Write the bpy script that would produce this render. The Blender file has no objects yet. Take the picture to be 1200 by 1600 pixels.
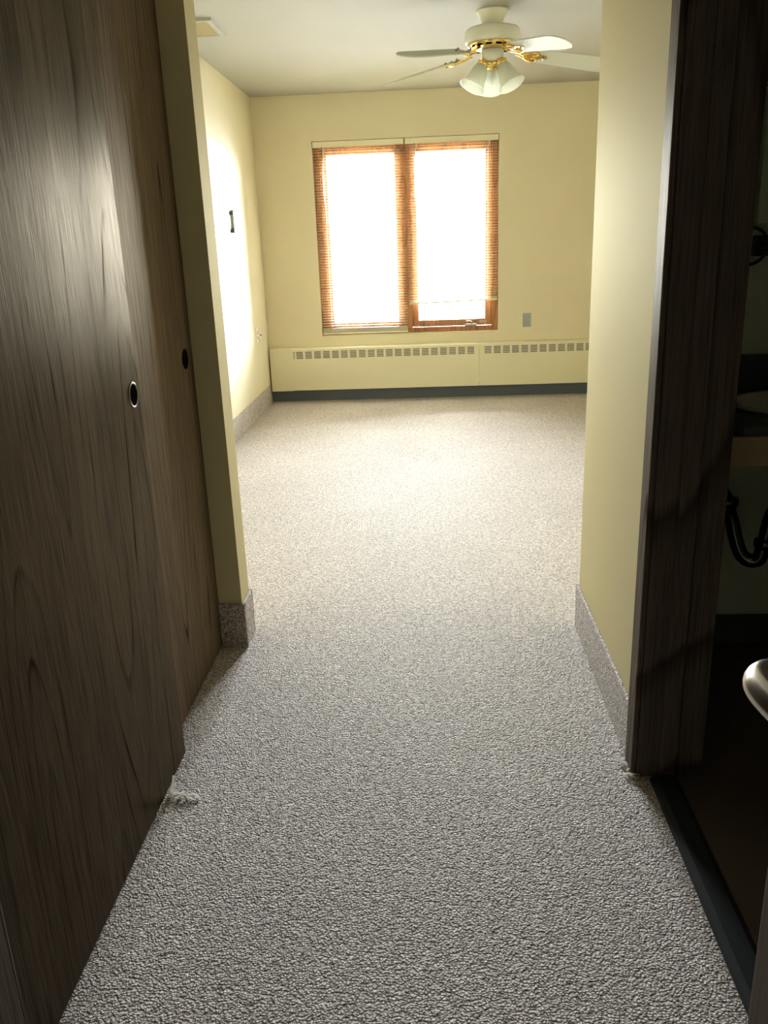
import bpy, bmesh, math, random
from mathutils import Vector, Matrix

random.seed(7)
S = bpy.context.scene
C = S.collection
PI = math.pi

# ------------------------------------------------------------------ camera
cam_d = bpy.data.cameras.new('camera')
cam = bpy.data.objects.new('camera', cam_d)
C.objects.link(cam)
cam_d.sensor_fit = 'HORIZONTAL'
cam_d.sensor_width = 36.0
cam_d.lens = 36.0 * 1298.3 / 1200.0
cam_d.clip_start = 0.02
R_ = Vector((0.9982412, 0.046994, -0.0361394))
U_ = Vector((0.0198014, 0.3102878, 0.9504364))
F_ = Vector((-0.0558784, 0.9494804, -0.3088115))
m = Matrix(((R_.x, U_.x, -F_.x), (R_.y, U_.y, -F_.y), (R_.z, U_.z, -F_.z)))
cam.matrix_world = Matrix.Translation((0, 0, 1.3065)) @ m.to_4x4()
S.camera = cam

# ------------------------------------------------------------------ view
S.view_settings.view_transform = 'Standard'
S.view_settings.look = 'None'
S.view_settings.gamma = 1.0
S.view_settings.use_curve_mapping = False
S.view_settings.exposure = 3.15
S.cycles.max_bounces = 14
S.cycles.diffuse_bounces = 8
S.cycles.glossy_bounces = 6
S.cycles.transmission_bounces = 8
S.cycles.transparent_max_bounces = 16
S.cycles.sample_clamp_indirect = 8.0
S.cycles.caustics_reflective = False
S.cycles.caustics_refractive = False

# ------------------------------------------------------------------ daylight: a bright hazy sky over pale ground
w = bpy.data.worlds.new('daylight')
S.world = w
w.use_nodes = True
nt = w.node_tree
nt.nodes.clear()
wo = nt.nodes.new('ShaderNodeOutputWorld')
bg = nt.nodes.new('ShaderNodeBackground')
tc = nt.nodes.new('ShaderNodeTexCoord')
sx = nt.nodes.new('ShaderNodeSeparateXYZ')
mr = nt.nodes.new('ShaderNodeMapRange')
mr.inputs['From Min'].default_value = -1.0
mr.inputs['From Max'].default_value = 1.0
rp = nt.nodes.new('ShaderNodeValToRGB')
SKY = 26.0                      # brightest band of the hazy sky, just above the horizon
el = rp.color_ramp.elements
for i_, (p_, v_) in enumerate(((0.0, 0.22), (0.47, 0.34), (0.505, 0.95), (0.56, 1.0), (0.66, 0.48), (1.0, 0.26))):
    e_ = el[i_] if i_ < 2 else el.new(p_)
    e_.position = p_
    e_.color = (v_, v_, v_, 1)
ml = nt.nodes.new('ShaderNodeMath'); ml.operation = 'MULTIPLY'; ml.inputs[1].default_value = SKY
bg.inputs['Color'].default_value = (0.94, 0.985, 1.05, 1)
nt.links.new(tc.outputs['Generated'], sx.inputs[0])
nt.links.new(sx.outputs['Z'], mr.inputs['Value'])
nt.links.new(mr.outputs[0], rp.inputs[0])
nt.links.new(rp.outputs[0], ml.inputs[0])
nt.links.new(ml.outputs[0], bg.inputs['Strength'])
nt.links.new(bg.outputs[0], wo.inputs[0])
S.world.cycles.sampling_method = 'AUTOMATIC'

pl = bpy.data.lights.new('window_portal', 'AREA')
pl.shape = 'RECTANGLE'
pl.size = 1.50
pl.size_y = 1.54
pl.cycles.is_portal = True
po = bpy.data.objects.new('window_portal', pl)
C.objects.link(po)
po.location = (-0.148, 7.47, 1.327)
po.rotation_euler = (-PI / 2, 0, 0)      # faces into the room (-y)


# ------------------------------------------------------------------ materials
def mat(name, col, rough=0.5, metal=0.0, **kw):
    mt = bpy.data.materials.new(name)
    mt.use_nodes = True
    b = mt.node_tree.nodes['Principled BSDF']
    b.inputs['Base Color'].default_value = (*col, 1)
    b.inputs['Roughness'].default_value = rough
    b.inputs['Metallic'].default_value = metal
    for k, v in kw.items():
        b.inputs[k.replace('_', ' ')].default_value = v
    return mt


def N(mt, t, **kw):
    n = mt.node_tree.nodes.new(t)
    for k, v in kw.items():
        if k in n.inputs:
            n.inputs[k].default_value = v
        else:
            setattr(n, k, v)
    return n


def L(mt, a, b):
    mt.node_tree.links.new(a, b)


def P(mt):
    return mt.node_tree.nodes['Principled BSDF']


def coords(mt, scale=(1, 1, 1)):
    t = N(mt, 'ShaderNodeTexCoord')
    mp = N(mt, 'ShaderNodeMapping')
    mp.inputs['Scale'].default_value = scale
    L(mt, t.outputs['Object'], mp.inputs['Vector'])
    return mp.outputs[0]


def paint(name, col, rough=0.45, bump=0.12, scale=160, spec=0.5):
    mt = mat(name, col, rough)
    P(mt).inputs['Specular IOR Level'].default_value = spec
    v = coords(mt)
    n = N(mt, 'ShaderNodeTexNoise', Scale=scale, Detail=3.0, Roughness=0.55)
    L(mt, v, n.inputs['Vector'])
    b = N(mt, 'ShaderNodeBump', Strength=bump, Distance=0.002)
    L(mt, n.outputs[0], b.inputs['Height'])
    L(mt, b.outputs[0], P(mt).inputs['Normal'])
    n2 = N(mt, 'ShaderNodeTexNoise', Scale=2.2, Detail=4.0)
    L(mt, v, n2.inputs['Vector'])
    mx = N(mt, 'ShaderNodeMix', data_type='RGBA')
    mx.inputs['A'].default_value = (*[c * 0.95 for c in col], 1)
    mx.inputs['B'].default_value = (*[min(1, c * 1.04) for c in col], 1)
    L(mt, n2.outputs[0], mx.inputs['Factor'])
    L(mt, mx.outputs['Result'], P(mt).inputs['Base Color'])
    return mt


def carpet(name):
    mt = mat(name, (0.5, 0.45, 0.4), 0.66)
    p = P(mt)
    p.inputs['Specular IOR Level'].default_value = 0.2
    p.inputs['Sheen Weight'].default_value = 0.2
    p.inputs['Sheen Roughness'].default_value = 0.6
    p.inputs['Sheen Tint'].default_value = (1.0, 0.97, 0.96, 1)
    v0 = coords(mt)
    # loops are pulled about a little so the rows wander
    wob = N(mt, 'ShaderNodeTexNoise', Scale=35.0, Detail=2.0)
    L(mt, v0, wob.inputs['Vector'])
    sub = N(mt, 'ShaderNodeVectorMath', operation='MULTIPLY_ADD')
    sub.inputs[1].default_value = (0.012, 0.012, 0.012)
    L(mt, wob.outputs['Color'], sub.inputs[0])
    L(mt, v0, sub.inputs[2])
    vo = N(mt, 'ShaderNodeTexVoronoi', Scale=185.0, Randomness=0.9)
    L(mt, sub.outputs[0], vo.inputs['Vector'])
    big = N(mt, 'ShaderNodeTexNoise', Scale=70.0, Detail=3.0, Roughness=0.7)
    L(mt, v0, big.inputs['Vector'])
    fine = N(mt, 'ShaderNodeTexNoise', Scale=420.0, Detail=2.0)
    L(mt, v0, fine.inputs['Vector'])
    # yarn colour per loop
    cr = N(mt, 'ShaderNodeValToRGB')
    e = cr.color_ramp.elements
    e[0].position = 0.0; e[0].color = (0.42, 0.36, 0.31, 1)
    e[1].position = 1.0; e[1].color = (0.90, 0.825, 0.74, 1)
    k = e.new(0.25); k.color = (0.70, 0.61, 0.54, 1)
    k = e.new(0.6); k.color = (0.84, 0.755, 0.67, 1)
    sp = N(mt, 'ShaderNodeSeparateColor')
    L(mt, vo.outputs['Color'], sp.inputs[0])
    L(mt, sp.outputs[0], cr.inputs[0])
    # yarn flecks, with shade painted into the gaps between loops
    gap = N(mt, 'ShaderNodeMapRange')
    gap.inputs['From Min'].default_value = 0.30
    gap.inputs['From Max'].default_value = 0.60
    gap.inputs['To Min'].default_value = 0.08
    gap.inputs['To Max'].default_value = 1.0
    L(mt, big.outputs[0], gap.inputs['Value'])
    gp2 = N(mt, 'ShaderNodeMath', operation='MULTIPLY')
    L(mt, gap.outputs[0], gp2.inputs[0])
    gp3 = N(mt, 'ShaderNodeMapRange')
    gp3.inputs['From Min'].default_value = 0.28
    gp3.inputs['From Max'].default_value = 0.62
    L(mt, vo.outputs['Distance'], gp3.inputs['Value'])
    L(mt, gp3.outputs[0], gp2.inputs[1])
    mx = N(mt, 'ShaderNodeMix', data_type='RGBA')
    L(mt, gp2.outputs[0], mx.inputs['Factor'])
    L(mt, cr.outputs[0], mx.inputs['A'])
    mx.inputs['B'].default_value = (0.20, 0.165, 0.14, 1)
    # broad soiling
    soil = N(mt, 'ShaderNodeTexNoise', Scale=1.6, Detail=5.0, Roughness=0.6)
    L(mt, v0, soil.inputs['Vector'])
    sm = N(mt, 'ShaderNodeMapRange')
    sm.inputs['From Min'].default_value = 0.3
    sm.inputs['From Max'].default_value = 0.7
    sm.inputs['To Min'].default_value = 0.88
    sm.inputs['To Max'].default_value = 1.06
    L(mt, soil.outputs[0], sm.inputs['Value'])
    hs = N(mt, 'ShaderNodeHueSaturation')
    L(mt, mx.outputs['Result'], hs.inputs['Color'])
    L(mt, sm.outputs[0], hs.inputs['Value'])
    L(mt, hs.outputs[0], p.inputs['Base Color'])
    # loop relief
    inv = N(mt, 'ShaderNodeMath', operation='SUBTRACT')
    inv.inputs[0].default_value = 1.0
    L(mt, vo.outputs['Distance'], inv.inputs[1])
    ad = N(mt, 'ShaderNodeMath', operation='MULTIPLY_ADD')
    L(mt, big.outputs[0], ad.inputs[0]); ad.inputs[1].default_value = 1.1
    L(mt, inv.outputs[0], ad.inputs[2])
    ad2 = N(mt, 'ShaderNodeMath', operation='MULTIPLY_ADD')
    L(mt, fine.outputs[0], ad2.inputs[0]); ad2.inputs[1].default_value = 0.35
    L(mt, ad.outputs[0], ad2.inputs[2])
    b = N(mt, 'ShaderNodeBump', Strength=1.0, Distance=0.006)
    L(mt, ad2.outputs[0], b.inputs['Height'])
    L(mt, b.outputs[0], p.inputs['Normal'])
    return mt


def wood(name, light, dark, rough=0.38, grain=(1, 5.0, 0.42), coat=0.0, lines=34.0, bump=0.25, seed=0.0):
    """long vertical grain with cathedral arches: contour lines of a noise stretched along z"""
    mt = mat(name, light, rough)
    p = P(mt)
    p.inputs['Coat Weight'].default_value = coat
    p.inputs['Coat Roughness'].default_value = 0.25
    t = N(mt, 'ShaderNodeTexCoord')
    mp = N(mt, 'ShaderNodeMapping')
    mp.inputs['Scale'].default_value = grain
    mp.inputs['Location'].default_value = (seed, seed * 1.7, seed * 0.3)
    L(mt, t.outputs['Object'], mp.inputs['Vector'])
    n = N(mt, 'ShaderNodeTexNoise', Scale=1.0, Detail=1.2, Roughness=0.35)
    L(mt, mp.outputs[0], n.inputs['Vector'])
    mu = N(mt, 'ShaderNodeMath', operation='MULTIPLY'); mu.inputs[1].default_value = lines
    L(mt, n.outputs[0], mu.inputs[0])
    fr = N(mt, 'ShaderNodeMath', operation='FRACT')
    L(mt, mu.outputs[0], fr.inputs[0])
    cr = N(mt, 'ShaderNodeValToRGB')
    e = cr.color_ramp.elements
    e[0].position = 0.0; e[0].color = (*light, 1)
    e[1].position = 1.0; e[1].color = (*light, 1)
    k = e.new(0.72); k.color = (*[c * 0.86 for c in light], 1)
    k = e.new(0.93); k.color = (*dark, 1)
    L(mt, fr.outputs[0], cr.inputs[0])
    # pores: fine streaks
    mp2 = N(mt, 'ShaderNodeMapping')
    mp2.inputs['Scale'].default_value = (260, 260, 7)
    L(mt, t.outputs['Object'], mp2.inputs['Vector'])
    n2 = N(mt, 'ShaderNodeTexNoise', Scale=1.0, Detail=3.0, Roughness=0.6)
    L(mt, mp2.outputs[0], n2.inputs['Vector'])
    mr2 = N(mt, 'ShaderNodeMapRange')
    mr2.inputs['From Min'].default_value = 0.35
    mr2.inputs['From Max'].default_value = 0.6
    mr2.inputs['To Min'].default_value = 0.62
    mr2.inputs['To Max'].default_value = 1.05
    L(mt, n2.outputs[0], mr2.inputs['Value'])
    # broad bands across the veneer
    mp3 = N(mt, 'ShaderNodeMapping')
    mp3.inputs['Scale'].default_value = (9, 9, 0.5)
    L(mt, t.outputs['Object'], mp3.inputs['Vector'])
    n3 = N(mt, 'ShaderNodeTexNoise', Scale=1.0, Detail=2.0)
    L(mt, mp3.outputs[0], n3.inputs['Vector'])
    mr3 = N(mt, 'ShaderNodeMapRange')
    mr3.inputs['From Min'].default_value = 0.3
    mr3.inputs['From Max'].default_value = 0.7
    mr3.inputs['To Min'].default_value = 0.86
    mr3.inputs['To Max'].default_value = 1.12
    L(mt, n3.outputs[0], mr3.inputs['Value'])
    mm = N(mt, 'ShaderNodeMath', operation='MULTIPLY')
    L(mt, mr2.outputs[0], mm.inputs[0]); L(mt, mr3.outputs[0], mm.inputs[1])
    hs = N(mt, 'ShaderNodeHueSaturation')
    L(mt, cr.outputs[0], hs.inputs['Color']); L(mt, mm.outputs[0], hs.inputs['Value'])
    L(mt, hs.outputs[0], p.inputs['Base Color'])
    gr = N(mt, 'ShaderNodeValToRGB')
    gr.color_ramp.elements[0].color = (1, 1, 1, 1)
    gr.color_ramp.elements[0].position = 0.84
    gr.color_ramp.elements[1].color = (0.30, 0.27, 0.23, 1)
    gr.color_ramp.elements[1].position = 0.93
    L(mt, fr.outputs[0], gr.inputs[0])
    # the dark growth lines break up into strokes
    brk = N(mt, 'ShaderNodeTexNoise', Scale=1.0, Detail=2.0)
    mpb = N(mt, 'ShaderNodeMapping'); mpb.inputs['Scale'].default_value = (14, 14, 3.2)
    L(mt, t.outputs['Object'], mpb.inputs['Vector']); L(mt, mpb.outputs[0], brk.inputs['Vector'])
    bmr = N(mt, 'ShaderNodeMapRange')
    bmr.inputs['From Min'].default_value = 0.48; bmr.inputs['From Max'].default_value = 0.66
    L(mt, brk.outputs[0], bmr.inputs['Value'])
    gx = N(mt, 'ShaderNodeMix', data_type='RGBA')
    gx.inputs['A'].default_value = (1, 1, 1, 1)
    L(mt, bmr.outputs[0], gx.inputs['Factor']); L(mt, gr.outputs[0], gx.inputs['B'])
    fin = N(mt, 'ShaderNodeHueSaturation'); fin.name = 'grain'
    L(mt, gx.outputs['Result'], fin.inputs['Color']); L(mt, mm.outputs[0], fin.inputs['Value'])
    hb = N(mt, 'ShaderNodeMath', operation='MULTIPLY_ADD')
    L(mt, fr.outputs[0], hb.inputs[0]); hb.inputs[1].default_value = -0.4
    L(mt, n2.outputs[0], hb.inputs[2])
    b = N(mt, 'ShaderNodeBump', Strength=bump, Distance=0.0012)
    L(mt, hb.outputs[0], b.inputs['Height'])
    L(mt, b.outputs[0], p.inputs['Normal'])
    return mt


def varnish(mt, col, rough, k, ior=1.45):
    """yellowed clear coat: a tinted fresnel gloss over the diffuse base"""
    p = P(mt)
    p.inputs['Specular IOR Level'].default_value = 0.0
    out = mt.node_tree.nodes['Material Output']
    g = N(mt, 'ShaderNodeBsdfGlossy')
    g.inputs['Color'].default_value = (*col, 1)
    g.inputs['Roughness'].default_value = rough
    f = N(mt, 'ShaderNodeFresnel'); f.inputs[0].default_value = ior
    mu = N(mt, 'ShaderNodeMath', operation='MULTIPLY'); mu.inputs[1].default_value = k
    L(mt, f.outputs[0], mu.inputs[0])
    ms = N(mt, 'ShaderNodeMixShader')
    L(mt, mu.outputs[0], ms.inputs[0])
    L(mt, p.outputs[0], ms.inputs[1]); L(mt, g.outputs[0], ms.inputs[2])
    L(mt, ms.outputs[0], out.inputs['Surface'])
    if 'grain' in mt.node_tree.nodes:      # pores and dark growth lines hold less varnish
        gm = N(mt, 'ShaderNodeMix', data_type='RGBA', blend_type='MULTIPLY')
        gm.inputs['Factor'].default_value = 1.0
        gm.inputs['A'].default_value = (*col, 1)
        L(mt, mt.node_tree.nodes['grain'].outputs[0], gm.inputs['B'])
        L(mt, gm.outputs['Result'], g.inputs['Color'])
    for l in list(mt.node_tree.links):
        if l.to_node == p and l.to_socket.name == 'Normal':
            L(mt, l.from_socket, g.inputs['Normal'])
    return mt


M = dict(
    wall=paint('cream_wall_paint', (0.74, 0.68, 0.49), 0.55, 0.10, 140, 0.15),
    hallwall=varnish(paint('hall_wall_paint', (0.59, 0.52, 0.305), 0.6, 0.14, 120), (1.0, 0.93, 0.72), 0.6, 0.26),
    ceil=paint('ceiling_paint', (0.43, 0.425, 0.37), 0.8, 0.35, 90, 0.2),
    jamb=paint('hall_return_paint', (0.62, 0.57, 0.40), 0.42, 0.1, 140),
    carpet=carpet('berber_carpet'),
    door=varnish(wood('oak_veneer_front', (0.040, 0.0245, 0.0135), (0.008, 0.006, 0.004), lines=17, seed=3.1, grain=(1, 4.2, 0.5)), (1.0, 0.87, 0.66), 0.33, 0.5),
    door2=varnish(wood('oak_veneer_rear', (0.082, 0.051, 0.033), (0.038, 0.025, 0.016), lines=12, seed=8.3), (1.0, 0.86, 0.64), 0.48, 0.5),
    darkwood=varnish(wood('dark_trim_wood', (0.115, 0.088, 0.072), (0.05, 0.036, 0.028), lines=9, seed=1.0), (1.0, 0.93, 0.82), 0.48, 0.3),
    entry=wood('entry_door_wood', (0.12, 0.07, 0.042), (0.05, 0.03, 0.02), 0.4, seed=5.0),
    window_wood=wood('window_oak', (0.50, 0.22, 0.085), (0.28, 0.10, 0.04), 0.4, grain=(6, 6, 0.8), lines=10, seed=2.0),
    heater=mat('heater_enamel', (0.74, 0.70, 0.50), 0.38),
    slot=mat('heater_slot_dark', (0.16, 0.16, 0.14), 0.6),
    cove=mat('cove_base_vinyl', (0.085, 0.10, 0.125), 0.5),
    white=mat('fan_white_enamel', (0.80, 0.80, 0.70), 0.3),
    blade=mat('blade_white', (0.55, 0.57, 0.49), 0.6, Specular_IOR_Level=0.25),
    brass=mat('polished_brass', (0.83, 0.62, 0.22), 0.18, 1.0),
    chrome=mat('satin_nickel', (0.62, 0.57, 0.50), 0.24, 1.0),
    black=mat('recess_shade_black', (0.006, 0.006, 0.006), 0.95, Specular_IOR_Level=0.0),  # flat black that stands in for shade inside recesses
    rim=mat('pull_rim', (0.22, 0.19, 0.15), 0.3, 1.0),
    blackp=mat('black_plastic', (0.02, 0.02, 0.02), 0.35),
    steel=mat('outlet_steel', (0.36, 0.39, 0.40), 0.5, 0.4),
    plate=mat('ivory_plastic', (0.80, 0.74, 0.50), 0.4),
    whitep=mat('white_plastic', (0.86, 0.86, 0.84), 0.4),
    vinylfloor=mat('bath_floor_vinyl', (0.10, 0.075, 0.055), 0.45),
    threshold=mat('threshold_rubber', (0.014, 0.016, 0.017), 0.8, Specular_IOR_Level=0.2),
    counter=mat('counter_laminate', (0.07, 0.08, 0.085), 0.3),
    apron=mat('counter_apron', (0.5, 0.38, 0.22), 0.45),
    porcelain=mat('porcelain', (0.80, 0.78, 0.70), 0.12),
    mirror=mat('mirror', (0.8, 0.8, 0.8), 0.03, 1.0),
    pipe=mat('drain_pipe', (0.10, 0.10, 0.11), 0.15, 1.0),
    bathwall=paint('bath_wall_paint', (0.80, 0.86, 0.74), 0.6, 0.1, 140),
    cord=mat('blind_cord', (0.85, 0.83, 0.72), 0.7),
    tag=mat('crank_metal', (0.40, 0.36, 0.28), 0.35, 0.8),
)


def shade_glass():
    mt = mat('frosted_glass', (0.88, 0.90, 0.84), 0.35)
    p = P(mt)
    nt_ = mt.node_tree
    out = nt_.nodes['Material Output']
    tr = N(mt, 'ShaderNodeBsdfTranslucent')
    tr.inputs[0].default_value = (0.9, 0.92, 0.86, 1)
    ms = N(mt, 'ShaderNodeMixShader'); ms.inputs[0].default_value = 0.45
    L(mt, p.outputs[0], ms.inputs[1]); L(mt, tr.outputs[0], ms.inputs[2])
    L(mt, ms.outputs[0], out.inputs['Surface'])
    return mt


def yarn_mat():
    mt = mat('frayed_yarn', (0.95, 0.93, 0.90), 0.9)
    out = mt.node_tree.nodes['Material Output']
    tr = N(mt, 'ShaderNodeBsdfTranslucent')
    tr.inputs[0].default_value = (0.95, 0.93, 0.90, 1)
    ms = N(mt, 'ShaderNodeMixShader'); ms.inputs[0].default_value = 0.5
    L(mt, P(mt).outputs[0], ms.inputs[1]); L(mt, tr.outputs[0], ms.inputs[2])
    L(mt, ms.outputs[0], out.inputs['Surface'])
    return mt


def slat_mat():
    mt = mat('blind_vinyl', (0.90, 0.87, 0.78), 0.4)
    p = P(mt)
    out = mt.node_tree.nodes['Material Output']
    tr = N(mt, 'ShaderNodeBsdfTranslucent')
    tr.inputs[0].default_value = (0.92, 0.87, 0.70, 1)
    ms = N(mt, 'ShaderNodeMixShader'); ms.inputs[0].default_value = 0.35
    L(mt, p.outputs[0], ms.inputs[1]); L(mt, tr.outputs[0], ms.inputs[2])
    L(mt, ms.outputs[0], out.inputs['Surface'])
    return mt


def pane_mat():
    """window glass: clear with a fresnel reflection, lets daylight straight through"""
    mt = bpy.data.materials.new('window_glass')
    mt.use_nodes = True
    nt_ = mt.node_tree
    nt_.nodes.clear()
    out = nt_.nodes.new('ShaderNodeOutputMaterial')
    tp = nt_.nodes.new('ShaderNodeBsdfTransparent')
    tp.inputs[0].default_value = (0.97, 0.98, 0.97, 1)
    gl = nt_.nodes.new('ShaderNodeBsdfGlossy')
    gl.inputs['Roughness'].default_value = 0.0
    fr = nt_.nodes.new('ShaderNodeFresnel'); fr.inputs[0].default_value = 1.45
    ms = nt_.nodes.new('ShaderNodeMixShader')
    nt_.links.new(fr.outputs[0], ms.inputs[0])
    nt_.links.new(tp.outputs[0], ms.inputs[1]); nt_.links.new(gl.outputs[0], ms.inputs[2])
    nt_.links.new(ms.outputs[0], out.inputs[0])
    return mt


M['glass'] = shade_glass()
M['slat'] = slat_mat()
M['thread'] = yarn_mat()
M['pane'] = pane_mat()


# ------------------------------------------------------------------ mesh helpers
def bx(bm, x0, y0, z0, x1, y1, z1, bev=0.0, seg=2):
    vs = [bm.verts.new(p) for p in ((x0, y0, z0), (x1, y0, z0), (x1, y1, z0), (x0, y1, z0),
                                    (x0, y0, z1), (x1, y0, z1), (x1, y1, z1), (x0, y1, z1))]
    fs = [bm.faces.new([vs[i] for i in f]) for f in
          ((0, 3, 2, 1), (4, 5, 6, 7), (0, 1, 5, 4), (1, 2, 6, 5), (2, 3, 7, 6), (3, 0, 4, 7))]
    if bev > 0:
        es = {e for f in fs for e in f.edges}
        bmesh.ops.bevel(bm, geom=list(es), offset=bev, segments=seg, affect='EDGES', profile=0.5)
    return vs


def box(*a, bev=0.0, seg=2):
    bm = bmesh.new()
    bx(bm, *a, bev=bev, seg=seg)
    return bm


def lathe(bm, prof, n=32, M4=None, cap=True):
    rings = []
    for r, z in prof:
        ring = []
        for i in range(n):
            a = 2 * PI * i / n
            v = Vector((r * math.cos(a), r * math.sin(a), z))
            if M4 is not None:
                v = M4 @ v
            ring.append(bm.verts.new(v))
        rings.append(ring)
    for k in range(len(rings) - 1):
        for i in range(n):
            j = (i + 1) % n
            f = bm.faces.new((rings[k][i], rings[k][j], rings[k + 1][j], rings[k + 1][i]))
            f.smooth = True
    if cap:
        for rg in (rings[0], rings[-1]):
            try:
                bm.faces.new(rg)
            except ValueError:
                pass


def tube(bm, pts, r, n=10, cap=True):
    pts = [Vector(p) for p in pts]
    rs = r if isinstance(r, (list, tuple)) else [r] * len(pts)
    rings = []
    up = None
    for i, p in enumerate(pts):
        d = (pts[min(i + 1, len(pts) - 1)] - pts[max(i - 1, 0)]).normalized()
        if up is None:
            up = Vector((0, 0, 1)) if abs(d.z) < 0.9 else Vector((1, 0, 0))
        a = d.cross(up).normalized()
        b = a.cross(d).normalized()
        up = b
        rings.append([bm.verts.new(p + (a * math.cos(2 * PI * k / n) + b * math.sin(2 * PI * k / n)) * rs[i]) for k in range(n)])
    for i in range(len(rings) - 1):
        for k in range(n):
            j = (k + 1) % n
            f = bm.faces.new((rings[i][k], rings[i][j], rings[i + 1][j], rings[i + 1][k]))
            f.smooth = True
    if cap:
        bm.faces.new(rings[0]); bm.faces.new(rings[-1])


def smooth_path(pts, n=8):
    """Catmull-Rom through the points"""
    pts = [Vector(p) for p in pts]
    out = []
    for i in range(len(pts) - 1):
        p0 = pts[max(i - 1, 0)]; p1 = pts[i]; p2 = pts[i + 1]; p3 = pts[min(i + 2, len(pts) - 1)]
        for k in range(n):
            t = k / n
            out.append(0.5 * ((2 * p1) + (p2 - p0) * t + (2 * p0 - 5 * p1 + 4 * p2 - p3) * t * t + (3 * p1 - p0 - 3 * p2 + p3) * t ** 3))
    out.append(pts[-1])
    return out


def obj(name, bm, m_, parent=None, loc=None, smooth=False):
    bmesh.ops.recalc_face_normals(bm, faces=bm.faces)
    me = bpy.data.meshes.new(name)
    bm.to_mesh(me)
    bm.free()
    if smooth:
        for f in me.polygons:
            f.use_smooth = True
    me.materials.append(m_)
    o = bpy.data.objects.new(name, me)
    C.objects.link(o)
    if loc:
        o.location = loc
    if parent:
        o.parent = parent
    return o


def tag(o, label, cat, group=None, kind=None):
    o['label'] = label
    o['category'] = cat
    if group:
        o['group'] = group
    if kind:
        o['kind'] = kind
    return o


def thing(name, label, cat, loc=(0, 0, 0), rotz=0, group=None, kind=None):
    o = bpy.data.objects.new(name, None)
    o.empty_display_size = 0.1
    C.objects.link(o)
    o.location = loc
    o.rotation_euler = (0, 0, rotz)
    return tag(o, label, cat, group, kind)


def struct(name, bm, m_, label=None, cat=None):
    o = obj(name, bm, m_)
    o['kind'] = 'structure'
    if label:
        o['label'] = label
        o['category'] = cat
    return o


# ------------------------------------------------------------------ measured planes (metres)
XRL = -1.371          # room, left wall
XRR = 2.12            # room, right wall
YF = 7.258            # window wall
YT = 7.46             # its outside face
H = 2.44
XE = -0.644           # hall, left wall face
XR = 0.507            # hall, right wall face
XB = 0.662            # bathroom side of that wall
Y1, Y2 = 2.555, 2.671 # partition between closet and room
JY0, JY1 = 1.00, 1.835  # bathroom doorway
WX1, WX2, WXM = -0.9014, 0.6052, -0.1537
WZ1, WZ2 = 0.5563, 2.0971

# ------------------------------------------------------------------ shell
struct('floor', box(-1.55, -1.5, -0.12, 2.30, 7.50, 0.0), M['carpet'],
       'pinkish beige looped carpet running from the hall to the far wall', 'carpet floor')
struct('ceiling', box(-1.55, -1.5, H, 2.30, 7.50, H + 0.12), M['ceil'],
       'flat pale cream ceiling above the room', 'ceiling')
struct('wall_left', box(XRL - 0.12, -1.5, 0, XRL, 7.46, H), M['wall'],
       'cream wall left of the window, washed bright by daylight', 'wall')
struct('wall_right', box(XRR, -1.5, 0, XRR + 0.12, 7.46, H), M['wall'])
bm = bmesh.new()
bx(bm, XRL, YF, 0, WX1, YT, H)
bx(bm, WX2, YF, 0, XRR, YT, H)
bx(bm, WX1, YF, 0, WX2, YT, WZ1)
bx(bm, WX1, YF, WZ2, WX2, YT, H)
struct('wall_back', bm, M['wall'], 'cream end wall around the window above the long heater', 'wall')
# partition ending beside the closet doors
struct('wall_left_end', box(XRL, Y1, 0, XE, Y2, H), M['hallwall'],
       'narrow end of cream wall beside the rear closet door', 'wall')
# hall right wall with its turn behind the bathroom
bm = bmesh.new()
bx(bm, XR, JY1, 0, XB, Y2, H)
bx(bm, XB, Y1, 0, XRR, Y2, H)
bx(bm, XR, -0.15, 0, XB, JY0, H)
bx(bm, XR, JY0, 2.05, XB, JY1, H)
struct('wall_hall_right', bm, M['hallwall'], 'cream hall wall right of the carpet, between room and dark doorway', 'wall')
# hall left: short wall before the closet doors, header above them
bm = bmesh.new()
bx(bm, -0.764, -0.15, 0, XE, 0.925, H)
bx(bm, -0.764, 0.925, 2.06, XE, Y1, H)
struct('wall_hall_left', bm, M['wall'])
bm = bmesh.new()
bx(bm, XRL, -0.27, 0, -0.55, -0.15, H)
bx(bm, 0.45, -0.27, 0, XRR, -0.15, H)
bx(bm, -0.55, -0.27, 2.06, 0.45, -0.15, H)
struct('wall_front', bm, M['wall'])
struct('wall_corridor', box(XRL, -1.5, 0, XRR, -1.4, H), M['wall'])
# bathroom surfaces
struct('wall_bathroom_right', box(XRR - 0.006, 0.55, 0, XRR, Y1 - 0.006, H), M['bathwall'])
struct('wall_bathroom_front', box(XB, 0.55, 0, XRR - 0.006, 0.65, H), M['bathwall'])
struct('wall_bathroom_back', box(XB, Y1 - 0.006, 0, XRR, Y1, H), M['bathwall'], 'dim greenish grey bathroom wall seen through the dark doorway', 'wall')
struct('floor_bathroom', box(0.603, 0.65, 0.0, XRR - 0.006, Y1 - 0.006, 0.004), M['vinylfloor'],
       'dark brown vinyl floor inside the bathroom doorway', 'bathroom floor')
struct('baseboard_bathroom', box(XB, Y1 - 0.016, 0.004, XRR - 0.01, Y1 - 0.006, 0.10), M['cove'])

# carpet-covered base strips (the carpet runs up the walls)
BH = 0.16
T = 0.010


def base_strip(name, segs, label=None):
    bm = bmesh.new()
    for s in segs:
        bx(bm, *s, bev=0.003)
    return struct(name, bm, M['carpet'], label, 'baseboard' if label else None)


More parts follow.
